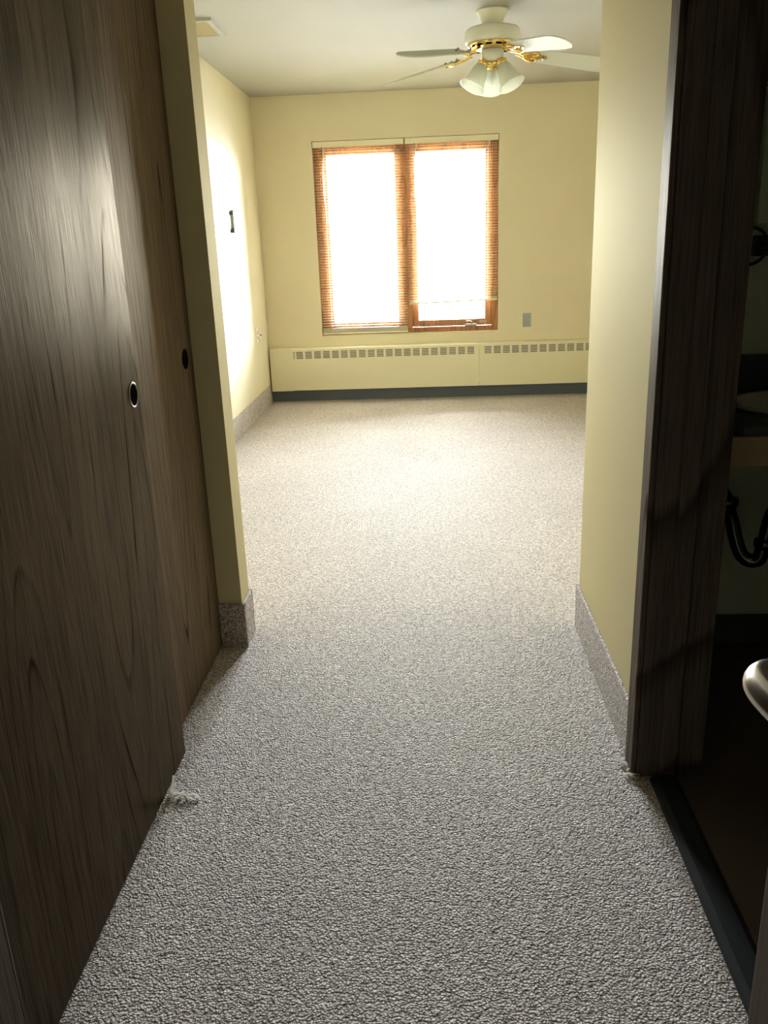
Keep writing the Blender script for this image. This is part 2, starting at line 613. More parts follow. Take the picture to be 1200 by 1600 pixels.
base_strip('baseboard_left', [(XRL, Y2 + T, 0, XRL + T, YF - 0.115, BH)], 'carpet strip running up the foot of the left room wall')
base_strip('baseboard_left_end', [(-0.733, Y1 - T, 0, XE + T, Y1, BH), (XE, Y1, 0, XE + T, Y2, BH),
                                  (XRL + T, Y2, 0, XE + T, Y2 + T, BH)], 'carpet strip wrapped round the foot of the narrow wall end')
base_strip('baseboard_hall_right', [(XR - T, 1.897, 0, XR, Y2, BH), (XR - T, Y2, 0, XRR, Y2 + T, BH)],
           'carpet strip running up the foot of the right hall wall')
base_strip('baseboard_right', [(XRR - T, Y2 + T, 0, XRR, YF - 0.115, BH)])
struct('baseboard_back', box(XRL, YF - 0.03, 0, XRR, YF, 0.12), M['cove'],
       'dark blue grey base strip under the long heater', 'baseboard')

# bathroom doorway: dark wood casing, jamb, stop, threshold
bm = bmesh.new()
bx(bm, XR - 0.014, JY1 - 0.012, 0, XR, JY1 + 0.055, 2.11, bev=0.004)
bx(bm, XR - 0.014, JY0 - 0.055, 0, XR, JY0 + 0.012, 2.11, bev=0.004)
bx(bm, XR - 0.014, JY0 + 0.012, 2.04, XR, JY1 - 0.012, 2.11, bev=0.004)
struct('trim_1', bm, M['darkwood'], 'dark wood casing around the bathroom doorway', 'door casing')
bm = bmesh.new()
bx(bm, XR, JY1 - 0.018, 0, XB + 0.004, JY1, 2.04, bev=0.002)
bx(bm, XR, JY0, 0, XB + 0.004, JY0 + 0.018, 2.04, bev=0.002)
bx(bm, XR, JY0 + 0.018, 2.022, XB + 0.004, JY1 - 0.018, 2.04)
bx(bm, XR + 0.052, JY1 - 0.031, 0, XR + 0.092, JY1 - 0.018, 2.022, bev=0.002)
bx(bm, XR + 0.052, JY0 + 0.018, 0, XR + 0.092, JY0 + 0.031, 2.022, bev=0.002)
struct('trim_2', bm, M['darkwood'], 'dark wood jamb with door stop lining the bathroom doorway', 'door jamb')
bm = bmesh.new()
pr = [(0.535, 0.0), (0.540, 0.008), (0.552, 0.013), (0.590, 0.013), (0.603, 0.006), (0.603, 0.0)]
v0 = [bm.verts.new((x, JY0 + 0.018, z)) for x, z in pr]
v1 = [bm.verts.new((x, JY1 - 0.031, z)) for x, z in pr]
for i in range(len(pr)):
    j = (i + 1) % len(pr)
    bm.faces.new((v0[i], v0[j], v1[j], v1[i]))
bm.faces.new(v0); bm.faces.new(v1)
tag(obj('threshold_strip', bm, M['threshold']), 'dark rubber threshold strip between hall carpet and bathroom floor', 'threshold')
# closet opening near jamb in dark wood
bm = box(-0.764, 0.925, 0, XE, 0.957, 2.06, bev=0.003)
bx(bm, XE, 0.80, 0, XE + 0.010, 0.945, 2.12, bev=0.004)
struct('trim_3', bm, M['darkwood'],
       'dark wood jamb at the near edge of the closet doors', 'door jamb')

# ------------------------------------------------------------------ sliding closet doors


def finger_pull(parent, x, y, z, rim):
    """oval-looking cup: round rim ring standing on the face + flat black disc painted as the shaded recess"""
    f = Matrix.Translation((x, y, z)) @ Matrix.Rotation(PI / 2, 4, 'Y')
    bm = bmesh.new()
    lathe(bm, [(0.0245, 0.0), (0.0255, 0.0015), (0.0275, 0.0022), (0.0295, 0.0012), (0.030, 0.0)], 40, f, cap=False)
    pull = obj('finger_pull', bm, rim, parent)
    bm = bmesh.new()
    lathe(bm, [(0.0001, 0.0004), (0.012, 0.0004), (0.0245, 0.0008)], 40, f, cap=False)
    obj('cup', bm, M['black'], pull)
    return pull


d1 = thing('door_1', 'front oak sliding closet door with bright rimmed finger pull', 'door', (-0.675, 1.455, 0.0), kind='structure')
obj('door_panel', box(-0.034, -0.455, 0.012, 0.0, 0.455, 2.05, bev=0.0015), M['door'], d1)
pull_1 = finger_pull(d1, 0.0, 1.865 - 1.455, 0.994, M['rim'])
d2 = thing('door_2', 'rear oak sliding closet door, half hidden, against the narrow wall end', 'door', (-0.722, 2.095, 0.0), kind='structure')
obj('door_panel', box(-0.034, -0.455, 0.012, 0.0, 0.455, 2.05, bev=0.0015), M['door2'], d2)
pull_2 = finger_pull(d2, 0.0, 2.467 - 2.095, 0.996, M['black'])

# ------------------------------------------------------------------ entry door, swung open along the right, with its lever
hx, hy = 0.440, -0.135
lx, ly = 0.336, 0.712     # latch corner of the hall-side face
ang = math.atan2(ly - hy, lx - hx)
wd = math.hypot(lx - hx, ly - hy)
d3 = thing('door_3', 'brown wooden entry door swung open at the right edge, with lever handle', 'door', (hx, hy, 0), ang, kind='structure')
# local +x runs from hinge to latch, local +y is towards the hall (left)
obj('door_panel', box(0, -0.044, 0.012, wd, 0.0, 2.04, bev=0.002), M['entry'], d3)
lv = bmesh.new()
LZ = 0.945
lathe(lv, [(0.0001, 0.0), (0.032, 0.0), (0.034, 0.003), (0.033, 0.008), (0.027, 0.011), (0.0001, 0.011)], 32,
      Matrix.Translation((wd - 0.062, 0.0, LZ)) @ Matrix.Rotation(-PI / 2, 4, 'X'))
path = smooth_path([(wd - 0.062, 0.008, LZ), (wd - 0.062, 0.045, LZ), (wd - 0.065, 0.064, LZ), (wd - 0.080, 0.075, LZ),
                    (wd - 0.115, 0.077, LZ), (wd - 0.160, 0.073, LZ)], 6)
tube(lv, path, [0.0118 + 0.0025 * min(1, i / 12) for i in range(len(path))], 20)
obj('door_handle', lv, M['chrome'], d3)

# ------------------------------------------------------------------ window with two wood sashes
win = thing('window_1', 'double wood framed window in the end wall', 'window', (0, 0, 0), kind='structure')
FY0, FY1 = YF + 0.045, YF + 0.175
bm = bmesh.new()
fw_ = 0.052
for a in ((WX1, FY0, WZ1, WX1 + fw_, FY1, WZ2), (WX2 - fw_, FY0, WZ1, WX2, FY1, WZ2),
          (WX1 + fw_, FY0, WZ2 - fw_, WX2 - fw_, FY1, WZ2), (WX1 + fw_, FY0, WZ1, WX2 - fw_, FY1, WZ1 + 0.040),
          (WXM - 0.034, FY0, WZ1 + 0.040, WXM + 0.034, FY1, WZ2 - fw_)):
    bx(bm, *a, bev=0.003)
obj('window_frame', bm, M['window_wood'], win)


def sash(x0, x1, z0, z1):
    s = 0.055
    y0, y1 = FY0 + 0.028, FY0 + 0.072
    bm = bmesh.new()
    bx(bm, x0, y0, z0, x0 + s, y1, z1, bev=0.005)
    bx(bm, x1 - s, y0, z0, x1, y1, z1, bev=0.005)
    bx(bm, x0 + s, y0, z0, x1 - s, y1, z0 + s, bev=0.005)
    bx(bm, x0 + s, y0, z1 - s, x1 - s, y1, z1, bev=0.005)
    o = obj('sash', bm, M['window_wood'], win)
    obj('glass_pane', box(x0 + s, y0 + 0.02, z0 + s, x1 - s, y0 + 0.024, z1 - s), M['pane'], o)
    return o


sash(WX1 + fw_, WXM - 0.034, WZ1 + 0.042, WZ2 - fw_)
sash_r = sash(WXM + 0.034, WX2 - fw_, WZ1 + 0.042, WZ2 - fw_)
# casement crank at the foot of the right sash
bm = bmesh.new()
bx(bm, 0.325, FY0 - 0.022, WZ1 + 0.040, 0.425, FY0 + 0.012, WZ1 + 0.060, bev=0.005)
tube(bm, smooth_path([(0.385, FY0 - 0.012, WZ1 + 0.055), (0.378, FY0 - 0.026, WZ1 + 0.078), (0.352, FY0 - 0.032, WZ1 + 0.084), (0.335, FY0 - 0.034, WZ1 + 0.080)], 5), 0.006, 10)
obj('crank_handle', bm, M['tag'], win)
obj('lock_label', box(0.452, FY0 + 0.0255, WZ1 + 0.062, 0.512, FY0 + 0.028, WZ1 + 0.085), M['apron'], win)
# painted plaster reveal with a narrow sill
obj('window_sill', box(WX1 - 0.0, YF - 0.006, WZ1 - 0.012, WX2, YF + 0.0, WZ1, bev=0.002), M['wall'], win)


def blind(label, x0, x1, zbot, tilt_rail=0.0, stack=0, seed=0, wand=True):
    rnd = random.Random(seed)
    y = YF + 0.018
    b = thing('venetian_blind', label, 'blind', ((x0 + x1) / 2, y, WZ2 - 0.004), group=None)
    cx, cz = (x0 + x1) / 2, WZ2 - 0.004
    hw = (x1 - x0) / 2
    obj('headrail', box(-hw, -0.013, -0.044, hw, 0.013, 0.0, bev=0.002), M['plate_rail'], b)
    pitch = 0.0215
    bm = bmesh.new()
    z = -0.060
    zb = zbot - cz
    n = 0
    tilt = math.radians(9)

    def one(zc, dz):
        nseg = 5
        top = []; bot = []
        for i in range(nseg + 1):
            t = i / nseg - 0.5
            yy = t * 0.025
            arc = 0.0022 * (1 - 4 * t * t)
            y_ = yy * math.cos(tilt) - arc * math.sin(tilt)
            z_ = yy * math.sin(tilt) + arc * math.cos(tilt)
            top.append((y_, z_ + 0.00035)); bot.append((y_, z_ - 0.00035))
        prof = top + bot[::-1]
        A = [bm.verts.new((-hw + 0.004, yy, zc - dz + zz)) for yy, zz in prof]
        B = [bm.verts.new((hw - 0.004, yy, zc + dz + zz)) for yy, zz in prof]
        for i in range(len(prof)):
            j = (i + 1) % len(prof)
            bm.faces.new((A[i], A[j], B[j], B[i]))
        bm.faces.new(A); bm.faces.new(B)
    end = zb + 0.020 + stack * 0.0048
    while z > end:
        k = min(1.0, max(0.0, (-0.060 - z) / (-0.060 - end)))
        one(z + rnd.uniform(-0.0006, 0.0006), tilt_rail * k ** 6)
        z -= pitch
    for i in range(stack):
        one(zb + 0.018 + i * 0.0048, tilt_rail)
    obj('slats', bm, M['slat'], b)
    bm = bmesh.new()
    vs = bx(bm, -hw + 0.003, -0.012, zb, hw - 0.003, 0.012, zb + 0.014)
    for v in vs:
        v.co.z += tilt_rail * v.co.x / hw
    bmesh.ops.bevel(bm, geom=list(bm.edges), offset=0.002, segments=2, affect='EDGES')
    obj('bottom_rail', bm, M['plate_rail'], b)
    for fx in (-0.78, 0.78) if hw < 0.42 else (-0.8, 0.0, 0.8):
        bm = bmesh.new()
        for yy in (-0.0135, 0.0135):
            tube(bm, [(fx * hw, yy, -0.040), (fx * hw, yy, zb + 0.007)], 0.0011, 6)
        tube(bm, [(fx * hw + 0.012, -0.014, -0.040), (fx * hw + 0.012, -0.014, -0.075)], 0.0025, 6)
        obj('ladder_cord', bm, M['cord'], b)
    if wand:
        bm = bmesh.new()
        tube(bm, [(-hw + 0.075, -0.020, -0.040), (-hw + 0.078, -0.022, -0.62)], 0.0028, 8)
        obj('tilt_wand', bm, M['clearwand'], b)
    return b


M['plate_rail'] = mat('rail_enamel', (0.80, 0.76, 0.55), 0.35)
M['clearwand'] = mat('wand_acrylic', (0.85, 0.85, 0.8), 0.1, Transmission_Weight=0.8)
blind('white venetian blind let down to the bottom of the left sash', WX1 + 0.006, WXM - 0.004, WZ1 + 0.008, 0.0, 8, 1)
blind('white venetian blind stopping short above the crank of the right sash', WXM + 0.006, WX2 - 0.004, 0.800, 0.008, 4, 2)

# ------------------------------------------------------------------ long baseboard heater
HY = YF - 0.08
HZ0, HZ1 = 0.101, 0.462
ht = thing('baseboard_heater', 'long cream metal baseboard heater with slotted grilles under the window', 'heater', (0, YF - 0.04, HZ0))


def heater_panel(x0, x1, name):
    """folded sheet cover: front, sloped top lip, bottom return"""
    bm = bmesh.new()
    pr = [(HY, HZ0), (HY, HZ1 - 0.010), (HY + 0.004, HZ1 - 0.002), (HY + 0.012, HZ1), (YF, HZ1 + 0.002),
          (YF, HZ1 - 0.002), (HY + 0.012, HZ1 - 0.004), (HY + 0.005, HZ1 - 0.012), (HY + 0.004, HZ0 + 0.004), (HY + 0.045, HZ0 + 0.004), (HY + 0.045, HZ0)]
    A = [bm.verts.new((x0, a - (YF - 0.04), b - HZ0)) for a, b in pr]
    B = [bm.verts.new((x1, a - (YF - 0.04), b - HZ0)) for a, b in pr]
    for i in range(len(pr)):
        j = (i + 1) % len(pr)
        bm.faces.new((A[i], A[j], B[j], B[i]))
    bm.faces.new(A); bm.faces.new(B)
    return obj(name, bm, M['heater'], ht)


def heater_end(x0, x1):
    bm = box(x0, HY - 0.004 - (YF - 0.04), -0.003, x1, 0.04, HZ1 - HZ0 + 0.003, bev=0.003)
    return obj('end_cap', bm, M['heater'], ht)


heater_end(XRL + 0.012, -1.168)
heater_panel(-1.168, 0.4385, 'cover_panel')
heater_panel(0.4405, XRR - 0.03, 'cover_panel')


def grille(xc, w=0.058):
    bm = bmesh.new()
    zt = 0.436
    for i in range(5):
        z = zt - 0.006 - i * 0.0128
        bx(bm, xc - w / 2, HY - 0.0006 - (YF - 0.04), z - 0.0040 - HZ0, xc + w / 2, HY + 0.001 - (YF - 0.04), z + 0.0040 - HZ0, bev=0.0005, seg=1)
    return obj('grille', bm, M['slot'], ht)


grille(-1.147, 0.012)
for i in range(20):
    grille(-1.098 + i * 0.0772)
for i in range(20):
    grille(0.516 + i * 0.0772)

# ------------------------------------------------------------------ ceiling fan
FX, FYc = 0.376, 4.974
fan = thing('ceiling_fan', 'white five blade ceiling fan with brass trim and frosted lights', 'ceiling fan', (FX, FYc, H))
bm = bmesh.new()
lathe(bm, [(0.001, 0.0), (0.083, 0.0), (0.085, -0.006), (0.080, -0.014), (0.066, -0.034), (0.056, -0.056), (0.052, -0.070), (0.001, -0.070)], 40)
obj('canopy', bm, M['white'], fan)
bm = bmesh.new()
lathe(bm, [(0.001, -0.068), (0.050, -0.068), (0.058, -0.074), (0.110, -0.080), (0.136, -0.088), (0.146, -0.104), (0.147, -0.140), (0.141, -0.154), (0.130, -0.160), (0.001, -0.160)], 56)
obj('motor_housing', bm, M['white'], fan)
bm = bmesh.new()
lathe(bm, [(0.001, -0.158), (0.132, -0.158), (0.135, -0.163), (0.128, -0.171), (0.095, -0.180), (0.062, -0.186), (0.001, -0.186)], 56)
rim = obj('brass_band', bm, M['brass'], fan)
bm = bmesh.new()
for k in range(14):     # dark vent slots round the band
    a = 2 * PI * k / 14
    f = Matrix.Rotation(a, 4, 'Z') @ Matrix.Translation((0.112, 0, -0.1755)) @ Matrix.Rotation(math.radians(20), 4, 'Y')
    vs = bx(bm, -0.012, -0.016, -0.001, 0.012, 0.016, 0.001)
    for v in vs:
        v.co = f @ v.co
obj('vent_slot', bm, M['black'], rim)
bm = bmesh.new()
lathe(bm, [(0.001, -0.184), (0.056, -0.184), (0.060, -0.190), (0.060, -0.228), (0.056, -0.240), (0.040, -0.247), (0.001, -0.248)], 40)
obj('switch_housing', bm, M['white'], fan)
bm = bmesh.new()
lathe(bm, [(0.001, -0.246), (0.044, -0.246), (0.050, -0.252), (0.044, -0.262), (0.026, -0.270), (0.012, -0.276), (0.006, -0.286), (0.001, -0.288)], 32)
obj('light_fitter', bm, M['brass'], fan)

BZ = -0.232 + 0.0
blades = [(-136, 18.0, 0.675), (-63, 19.0, 0.675), (8, 19.0, 0.675), (80, 18.0, 0.675), (151, 17.5, 0.665)]


def blade(angle, pitch, rad):
    """paddle blade with clipped corners, its ornate brass iron and screws; local +x runs outward"""
    Rz = Matrix.Rotation(math.radians(angle), 4, 'Z')
    piv = Matrix.Translation((0, 0, -0.183)) @ Matrix.Rotation(math.radians(8.0), 4, 'Y')
    Rx = Matrix.Rotation(math.radians(-pitch), 4, 'X')
    T4 = Rz @ piv @ Rx
    out = [(0.215, -0.052), (0.225, -0.058), (rad - 0.10, -0.070), (rad - 0.045, -0.064), (rad - 0.012, -0.040), (rad, -0.018), (rad, 0.018),
           (rad - 0.012, 0.040), (rad - 0.045, 0.064), (rad - 0.10, 0.070), (0.225, 0.058), (0.215, 0.052)]
    bm = bmesh.new()
    A = [bm.verts.new(T4 @ Vector((x, y, 0.003))) for x, y in out]
    B = [bm.verts.new(T4 @ Vector((x, y, -0.003))) for x, y in out]
    bm.faces.new(A); bm.faces.new(B[::-1])
    for i in range(len(out)):
        j = (i + 1) % len(out)
        bm.faces.new((A[i], B[i], B[j], A[j]))
    bl = obj('blade', bm, M['blade'], fan)
    # iron: arm from the motor, opening into a scrolled three-lobed plate below the blade
    bm = bmesh.new()
    sh = [(0.10, 0.016), (0.135, 0.012), (0.165, 0.014), (0.185, 0.030), (0.205, 0.046), (0.232, 0.050), (0.250, 0.038), (0.258, 0.020),
          (0.285, 0.016), (0.300, 0.006)]
    pts = [(x, y) for x, y in sh] + [(x, -y) for x, y in sh[::-1]]
    A = []; B = []
    for x, y in pts:
        k = max(0.0, (0.20 - x) / 0.10)
        zz = -0.004 + 0.024 * k * k
        A.append(bm.verts.new(T4 @ Vector((x, y, zz)))); B.append(bm.verts.new(T4 @ Vector((x, y, zz - 0.004))))
    nn = len(sh)
    for i in range(nn - 1):
        a, b, c, d = i, i + 1, 2 * nn - 2 - i, 2 * nn - 1 - i
        bm.faces.new((A[a], A[b], A[c], A[d])); bm.faces.new((B[d], B[c], B[b], B[a]))
        bm.faces.new((A[a], B[a], B[b], A[b])); bm.faces.new((A[d], A[c], B[c], B[d]))
    bm.faces.new((A[0], A[-1], B[-1], B[0])); bm.faces.new((A[nn - 1], B[nn - 1], B[nn], A[nn]))
    for s in (-1, 1):    # raised scrolls
        pp = [T4 @ Vector(q) for q in ((0.125, s * 0.006, -0.006), (0.165, s * 0.012, -0.012), (0.195, s * 0.034, -0.012), (0.225, s * 0.043, -0.012),
                                      (0.245, s * 0.030, -0.012), (0.235, s * 0.014, -0.012), (0.215, s * 0.014, -0.012))]
        tube(bm, smooth_path(pp, 4), 0.0042, 8)
    ir = obj('blade_iron', bm, M['brass'], fan)
    for x, y in ((0.228, 0.036), (0.228, -0.036), (0.280, 0.0)):
        bm = bmesh.new()
        lathe(bm, [(0.0005, 0.012), (0.005, 0.011), (0.0075, 0.007), (0.0075, 0.003)], 12, T4 @ Matrix.Translation((x, y, 0)))
        lathe(bm, [(0.0005, -0.018), (0.005, -0.017), (0.0065, -0.013), (0.0065, -0.007)], 12, T4 @ Matrix.Translation((x, y, 0)))
        bmesh.ops.remove_doubles(bm, verts=bm.verts, dist=1e-5)
        tube(bm, [T4 @ Vector((x, y, -0.010)), T4 @ Vector((x, y, 0.006))], 0.003, 8)
        obj('screw', bm, M['tag'], ir)


for a in blades:
    blade(*a)


def shade(angle, lean=30):
    Rz = Matrix.Rotation(math.radians(angle), 4, 'Z')
    base = Rz @ Matrix.Translation((0.052, 0, -0.247)) @ Matrix.Rotation(math.radians(-lean), 4, 'Y')
    bm = bmesh.new()
    A = Rz @ Vector((0.035, 0, -0.240)); B = Rz @ Vector((0.056, 0, -0.250))
    tube(bm, [A, B], 0.012, 12)
    lathe(bm, [(0.001, 0.008), (0.024, 0.006), (0.030, -0.002), (0.031, -0.014), (0.027, -0.020)], 28, base)
    s = obj('lamp_arm', bm, M['brass'], fan)
    bm = bmesh.new()
    o = [(0.024, -0.010), (0.030, -0.022), (0.040, -0.042), (0.046, -0.068), (0.050, -0.094), (0.057, -0.116), (0.069, -0.134), (0.073, -0.139)]
    i_ = [(r - 0.003, z) for r, z in o[::-1]]
    lathe(bm, o + i_, 40, base, cap=False)
    obj('lamp_shade', bm, M['glass'], fan)
    bm = bmesh.new()
    lathe(bm, [(0.001, -0.018), (0.013, -0.020), (0.015, -0.040), (0.026, -0.066), (0.028, -0.082), (0.020, -0.098), (0.001, -0.104)], 20, base)
    obj('bulb', bm, M['whitep'], fan)


for a, ln in ((205, 29), (-35, 29), (92, 38)):
    shade(a, ln)
bm = bmesh.new()
for k in range(16):
    lathe(bm, [(0.0003, -0.288 - k * 0.004), (0.0016, -0.290 - k * 0.004), (0.0003, -0.292 - k * 0.004)], 8)
obj('pull_chain', bm, M['brass'], fan)

# ------------------------------------------------------------------ ceiling vent
v = thing('ceiling_vent', 'pale square ceiling vent cover at the top left', 'vent', (-1.215, 4.99, H))
bm = bmesh.new()
VX0, VX1, VY0, VY1 = -0.135, 0.135, -0.175, 0.190
o_ = [(VX0, VY0), (VX1, VY0), (VX1, VY1), (VX0, VY1)]
i0 = 0.038
lv_ = [(0, -0.0001, 0), (0.004, -0.015, 0), (0.030, -0.015, 0), (i0, -0.008, 0)]
rings = []
for ins, z, _ in lv_:
    rings.append([bm.verts.new((x + (ins if x < 0 else -ins), y + (ins if y < 0 else -ins), z)) for x, y in o_])
for k in range(3):
    for i in range(4):
        j = (i + 1) % 4
        bm.faces.new((rings[k][i], rings[k][j], rings[k + 1][j], rings[k + 1][i]))
obj('frame', bm, M['ceil'], v)
bm = bmesh.new()
bx(bm, VX0 + i0, VY0 + i0, -0.008, VX1 - i0, VY1 - i0, -0.002)
yy = VY0 + i0 + 0.012
while yy < VY1 - i0 - 0.01:
    vs = bx(bm, VX0 + i0, yy - 0.0006, -0.013, VX1 - i0, yy + 0.0006, -0.008)
    yy += 0.014
obj('louvre', bm, M['jamb'], v)

# ------------------------------------------------------------------ wall fittings


def rounded_plate(w, h, t, axis):
    """plate centred on origin; axis 'x' faces +x, 'y' faces -y"""
    if axis == 'x':
        return box(0, -w / 2, -h / 2, t, w / 2, h / 2, bev=0.0015)
    return box(-w / 2, -t, -h / 2, w / 2, 0, h / 2, bev=0.0015)


t = thing('outlet_plate', 'grey metal outlet plate low on the end wall, right of the window', 'outlet', (0.8475, YF, 0.634))
obj('cover_plate', rounded_plate(0.070, 0.114, 0.005, 'y'), M['steel'], t)
for s in (-1, 1):
    bm = bmesh.new()
    lathe(bm, [(0.0001, 0.0), (0.015, 0.0), (0.0165, -0.001)], 20, Matrix.Translation((0, -0.0062, s * 0.0195)) @ Matrix.Rotation(PI / 2, 4, 'X'))
    sk = obj('socket', bm, M['steel'], t)
t = thing('outlet_plate', 'pale grey outlet plate on the left room wall, near one of the two plates', 'outlet', (XRL, 6.755, 0.628))
t['label'] = 'pale grey outlet plate on the left wall, the nearer of two plates'
obj('cover_plate', rounded_plate(0.070, 0.118, 0.006, 'x'), M['whitegrey'] if 'whitegrey' in M else M['whitep'], t)
for s in (-1, 1):
    obj('socket', box(0.006, -0.014, s * 0.021 - 0.012, 0.0075, 0.014, s * 0.021 + 0.012, bev=0.0008), M['steel'], t)
t = thing('jack_plate', 'cream plate with one dark dot, left wall nearest the corner', 'wall plate', (XRL, 6.875, 0.618))
obj('cover_plate', rounded_plate(0.070, 0.114, 0.006, 'x'), M['plate'], t)
bm = bmesh.new()
lathe(bm, [(0.001, 0.016), (0.004, 0.016), (0.0055, 0.010), (0.0055, 0.006)], 14, Matrix.Rotation(PI / 2, 4, 'Y'))
obj('jack', bm, M['blackp'], t)
# small wall holder: white strip with black clips at both ends
t = thing('wall_bracket', 'small pale wall holder with black clips above and below, on the left wall', 'bracket', (XRL, 6.222, 1.480))
obj('backing', box(0.0, -0.030, -0.060, 0.020, 0.034, 0.060, bev=0.001), M['steel'], t)
for s in (-1, 1):
    bm = box(0.0, -0.070, s * 0.060 - 0.012, 0.026, 0.060, s * 0.060 + 0.010, bev=0.002)
    for q in (-0.040, -0.008, 0.024):
        bx(bm, 0.006, q - 0.008, s * 0.060 + 0.006, 0.022, q + 0.008, s * 0.060 + 0.020, bev=0.002)
    obj('clip', bm, M['blackp'], t)

# ------------------------------------------------------------------ bathroom: vanity counter, drain, cabinet, ring
YB = Y1 - 0.006
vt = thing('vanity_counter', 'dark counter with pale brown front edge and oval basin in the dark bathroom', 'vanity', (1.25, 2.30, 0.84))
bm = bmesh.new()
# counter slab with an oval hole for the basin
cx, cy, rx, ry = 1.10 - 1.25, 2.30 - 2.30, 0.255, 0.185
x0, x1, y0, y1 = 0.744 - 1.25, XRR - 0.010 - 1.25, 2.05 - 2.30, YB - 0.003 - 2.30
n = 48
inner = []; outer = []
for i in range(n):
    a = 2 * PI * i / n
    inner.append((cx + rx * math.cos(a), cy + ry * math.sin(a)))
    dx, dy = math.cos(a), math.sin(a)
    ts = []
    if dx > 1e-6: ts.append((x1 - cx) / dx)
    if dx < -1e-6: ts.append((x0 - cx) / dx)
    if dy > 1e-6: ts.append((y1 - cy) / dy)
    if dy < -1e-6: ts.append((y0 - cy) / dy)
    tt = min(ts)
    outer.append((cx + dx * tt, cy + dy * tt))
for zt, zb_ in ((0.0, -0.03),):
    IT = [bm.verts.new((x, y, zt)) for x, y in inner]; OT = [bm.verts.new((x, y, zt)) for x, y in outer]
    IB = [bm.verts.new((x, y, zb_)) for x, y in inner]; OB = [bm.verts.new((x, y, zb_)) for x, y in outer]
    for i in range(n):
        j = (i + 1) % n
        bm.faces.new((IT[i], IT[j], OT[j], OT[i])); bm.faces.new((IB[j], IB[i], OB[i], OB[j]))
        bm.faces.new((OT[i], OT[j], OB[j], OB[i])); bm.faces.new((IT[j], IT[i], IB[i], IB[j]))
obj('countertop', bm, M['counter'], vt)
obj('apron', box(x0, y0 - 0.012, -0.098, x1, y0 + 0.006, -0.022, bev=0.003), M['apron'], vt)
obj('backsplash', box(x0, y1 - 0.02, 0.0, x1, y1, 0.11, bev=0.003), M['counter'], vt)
obj('side_panel', box(x0, y0 + 0.006, -0.098, x0 + 0.02, y1 - 0.02, -0.03), M['counter'], vt)
bm = bmesh.new()
pf = [(1.06, 0.004), (1.08, 0.009), (1.04, 0.013), (1.0, 0.010), (0.96, -0.004), (0.86, -0.06), (0.62, -0.11), (0.25, -0.130), (0.02, -0.132)]
rings = [[bm.verts.new((cx + rx * s * math.cos(2 * PI * i / n), cy + ry * s * math.sin(2 * PI * i / n), z)) for i in range(n)] for s, z in pf]
for k in range(len(pf) - 1):
    for i in range(n):
        j = (i + 1) % n
        bm.faces.new((rings[k][i], rings[k][j], rings[k + 1][j], rings[k + 1][i]))
obj('basin', bm, M['porcelain'], vt, smooth=True)
bm = bmesh.new()
bx(bm, cx - 0.09, 0.195, 0.0, cx + 0.09, 0.232, 0.02, bev=0.006)
tube(bm, smooth_path([(cx, 0.214, 0.015), (cx, 0.212, 0.09), (cx, 0.17, 0.115), (cx, 0.115, 0.095)], 6), 0.012, 14)
for s in (-1, 1):
    lathe(bm, [(0.020, 0.0), (0.022, 0.03), (0.014, 0.042), (0.001, 0.044)], 18, Matrix.Translation((cx + s * 0.07, 0.213, 0.018)))
obj('faucet', bm, M['pipe'], vt)
bm = bmesh.new()
tube(bm, smooth_path([(cx - 0.0, 0.0, -0.128), (cx - 0.03, 0.0, -0.22), (cx - 0.12, 0.0, -0.30), (cx - 0.14, 0.0, -0.40), (cx - 0.155, 0.0, -0.45),
                      (cx - 0.195, 0.02, -0.44), (cx - 0.22, 0.06, -0.34), (cx - 0.225, 0.12, -0.285), (cx - 0.225, 0.243, -0.280)], 8), 0.021, 18)
for p_, r_ in (((cx - 0.10, 0, -0.275), 0.031), ((cx - 0.14, 0, -0.40), 0.028), ((cx - 0.222, 0.09, -0.30), 0.029)):
    lathe(bm, [(0.018, 0.016), (r_, 0.012), (r_ + 0.002, 0.0), (r_, -0.012), (0.018, -0.016)], 20, Matrix.Translation(p_))
obj('drain_pipe', bm, M['pipe'], vt)

mc = thing('medicine_cabinet', 'mirrored cabinet with pale frame on the bathroom wall', 'cabinet', (1.19, YB, 1.49))
obj('cabinet_box', box(-0.283, -0.09, -0.172, 0.283, 0.0, 0.172, bev=0.002), M['whitep2'] if 'whitep2' in M else M['bathwall'], mc)
bm = bmesh.new()
for a in ((-0.285, -0.105, -0.174, -0.255, -0.09, 0.174), (0.255, -0.105, -0.174, 0.285, -0.09, 0.174),
          (-0.255, -0.105, 0.144, 0.255, -0.09, 0.174), (-0.255, -0.105, -0.174, 0.255, -0.09, -0.144)):
    bx(bm, *a, bev=0.003)
dr = obj('cabinet_door', bm, M['bathwall'], mc)
obj('mirror', box(-0.255, -0.098, -0.144, 0.255, -0.092, 0.144), M['mirror'], dr)
lf = thing('bath_light_bar', 'dark edged light bar above the mirrored bathroom cabinet', 'light fixture', (1.19, YB, 1.70))
obj('base', box(-0.285, -0.06, -0.018, 0.285, 0.0, 0.09, bev=0.004), M['counter'], lf)
for k in (-0.18, 0.0, 0.18):
    bm = bmesh.new()
    lathe(bm, [(0.001, 0.0), (0.018, 0.0), (0.020, 0.02), (0.040, 0.05), (0.046, 0.075), (0.038, 0.10), (0.001, 0.118)], 24,
          Matrix.Translation((k, -0.058, 0.036)) @ Matrix.Rotation(PI / 2, 4, 'X'))
    obj('bulb', bm, M['whitep'], lf)
tr_ = thing('towel_ring', 'dark towel ring hanging beside the bathroom counter', 'towel ring', (0.962, YB, 1.258))
bm = bmesh.new()
bx(bm, -0.028, -0.012, -0.028, 0.028, 0.0, 0.028, bev=0.004)
tube(bm, [(0, -0.010, 0), (0, -0.045, 0)], 0.010, 12)
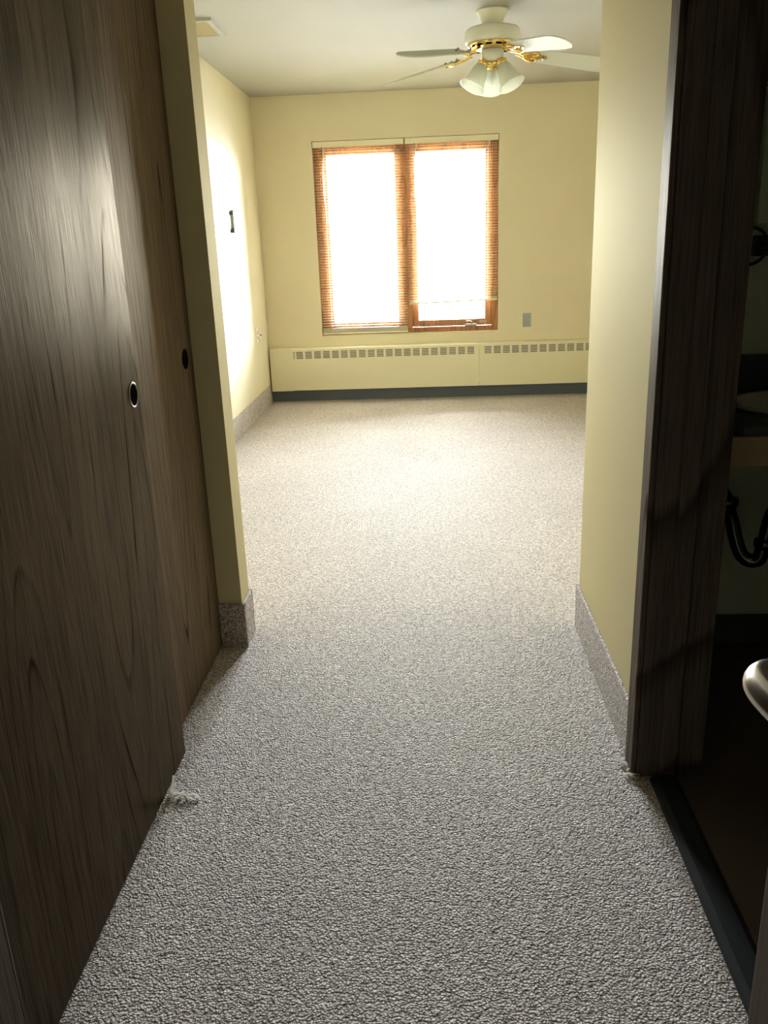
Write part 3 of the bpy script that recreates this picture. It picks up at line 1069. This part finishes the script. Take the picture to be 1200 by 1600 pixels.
obj('post', bm, M['blackp'], tr_)
bm = bmesh.new()
rc = Vector((-0.050, -0.045, 0.0))
ring = []
for k in range(33):
    a = math.radians(-10 - 340 * k / 32)
    ring.append(rc + Vector((0.050 * math.cos(a), 0, 0.050 * math.sin(a))))
tube(bm, ring, 0.0045, 10)
obj('ring', bm, M['blackp'], tr_)

# ------------------------------------------------------------------ frayed carpet yarn by the closet door


def frays(name, label, origin, n, spread, seed, group=None):
    rnd = random.Random(seed)
    bm = bmesh.new()
    for i in range(n):
        x = rnd.uniform(0, spread[0]); y = rnd.gauss(0, spread[1])
        a = rnd.uniform(-0.5, 0.5)
        l = rnd.uniform(0.018, 0.036)
        pts = [(x, y, 0.003)]
        for k in range(1, 5):
            a += rnd.uniform(-0.5, 0.5)
            x += math.cos(a) * l / 4; y += math.sin(a) * l / 4
            pts.append((x, y, 0.004 + 0.006 * math.sin(PI * k / 4) * rnd.uniform(0.2, 1)))
        tube(bm, smooth_path(pts, 3), rnd.uniform(0.0014, 0.0026), 6)
    return tag(obj(name, bm, M['thread'], loc=origin), label, 'loose yarn', group)


bm = bmesh.new()
for pts in (((0.0, 0.004, 0.003), (0.012, 0.010, 0.010), (0.024, 0.006, 0.012), (0.036, 0.010, 0.004)),
            ((0.014, -0.006, 0.003), (0.026, 0.002, 0.011), (0.040, -0.004, 0.013), (0.056, -0.002, 0.010), (0.068, -0.006, 0.003)),
            ((0.030, 0.014, 0.004), (0.038, 0.006, 0.013), (0.044, -0.004, 0.010), (0.050, -0.014, 0.003)),
            ((0.048, 0.004, 0.004), (0.058, 0.003, 0.011), (0.066, 0.002, 0.012), (0.076, -0.004, 0.006), (0.080, -0.010, 0.003))):
    tube(bm, smooth_path([(a_, b_, 0.002 + c_ * 0.4) for a_, b_, c_ in pts], 5), 0.0022, 8)
tag(obj('frayed_yarn', bm, M['thread'], loc=(-0.672, 1.735, 0.0)), 'loose white carpet yarn lying at the foot of the front closet door', 'loose yarn')
bm = bmesh.new()
tube(bm, smooth_path([(0, 0, 0.002), (0.003, 0.010, 0.016), (0.006, 0.018, 0.032), (0.005, 0.030, 0.042)], 4), 0.0028, 8)
tube(bm, smooth_path([(0.004, 0.0, 0.002), (0.010, 0.008, 0.018), (0.014, 0.014, 0.026)], 4), 0.0022, 8)
tag(obj('frayed_tuft', bm, M['thread'], loc=(-0.668, 1.735, 0)), 'upright white yarn tuft touching the front closet door', 'loose yarn')
frays('frayed_yarn', 'loose pale yarn at the foot of the dark doorway casing', (0.475, 1.842, 0.0), 12, (0.022, 0.018), 9)
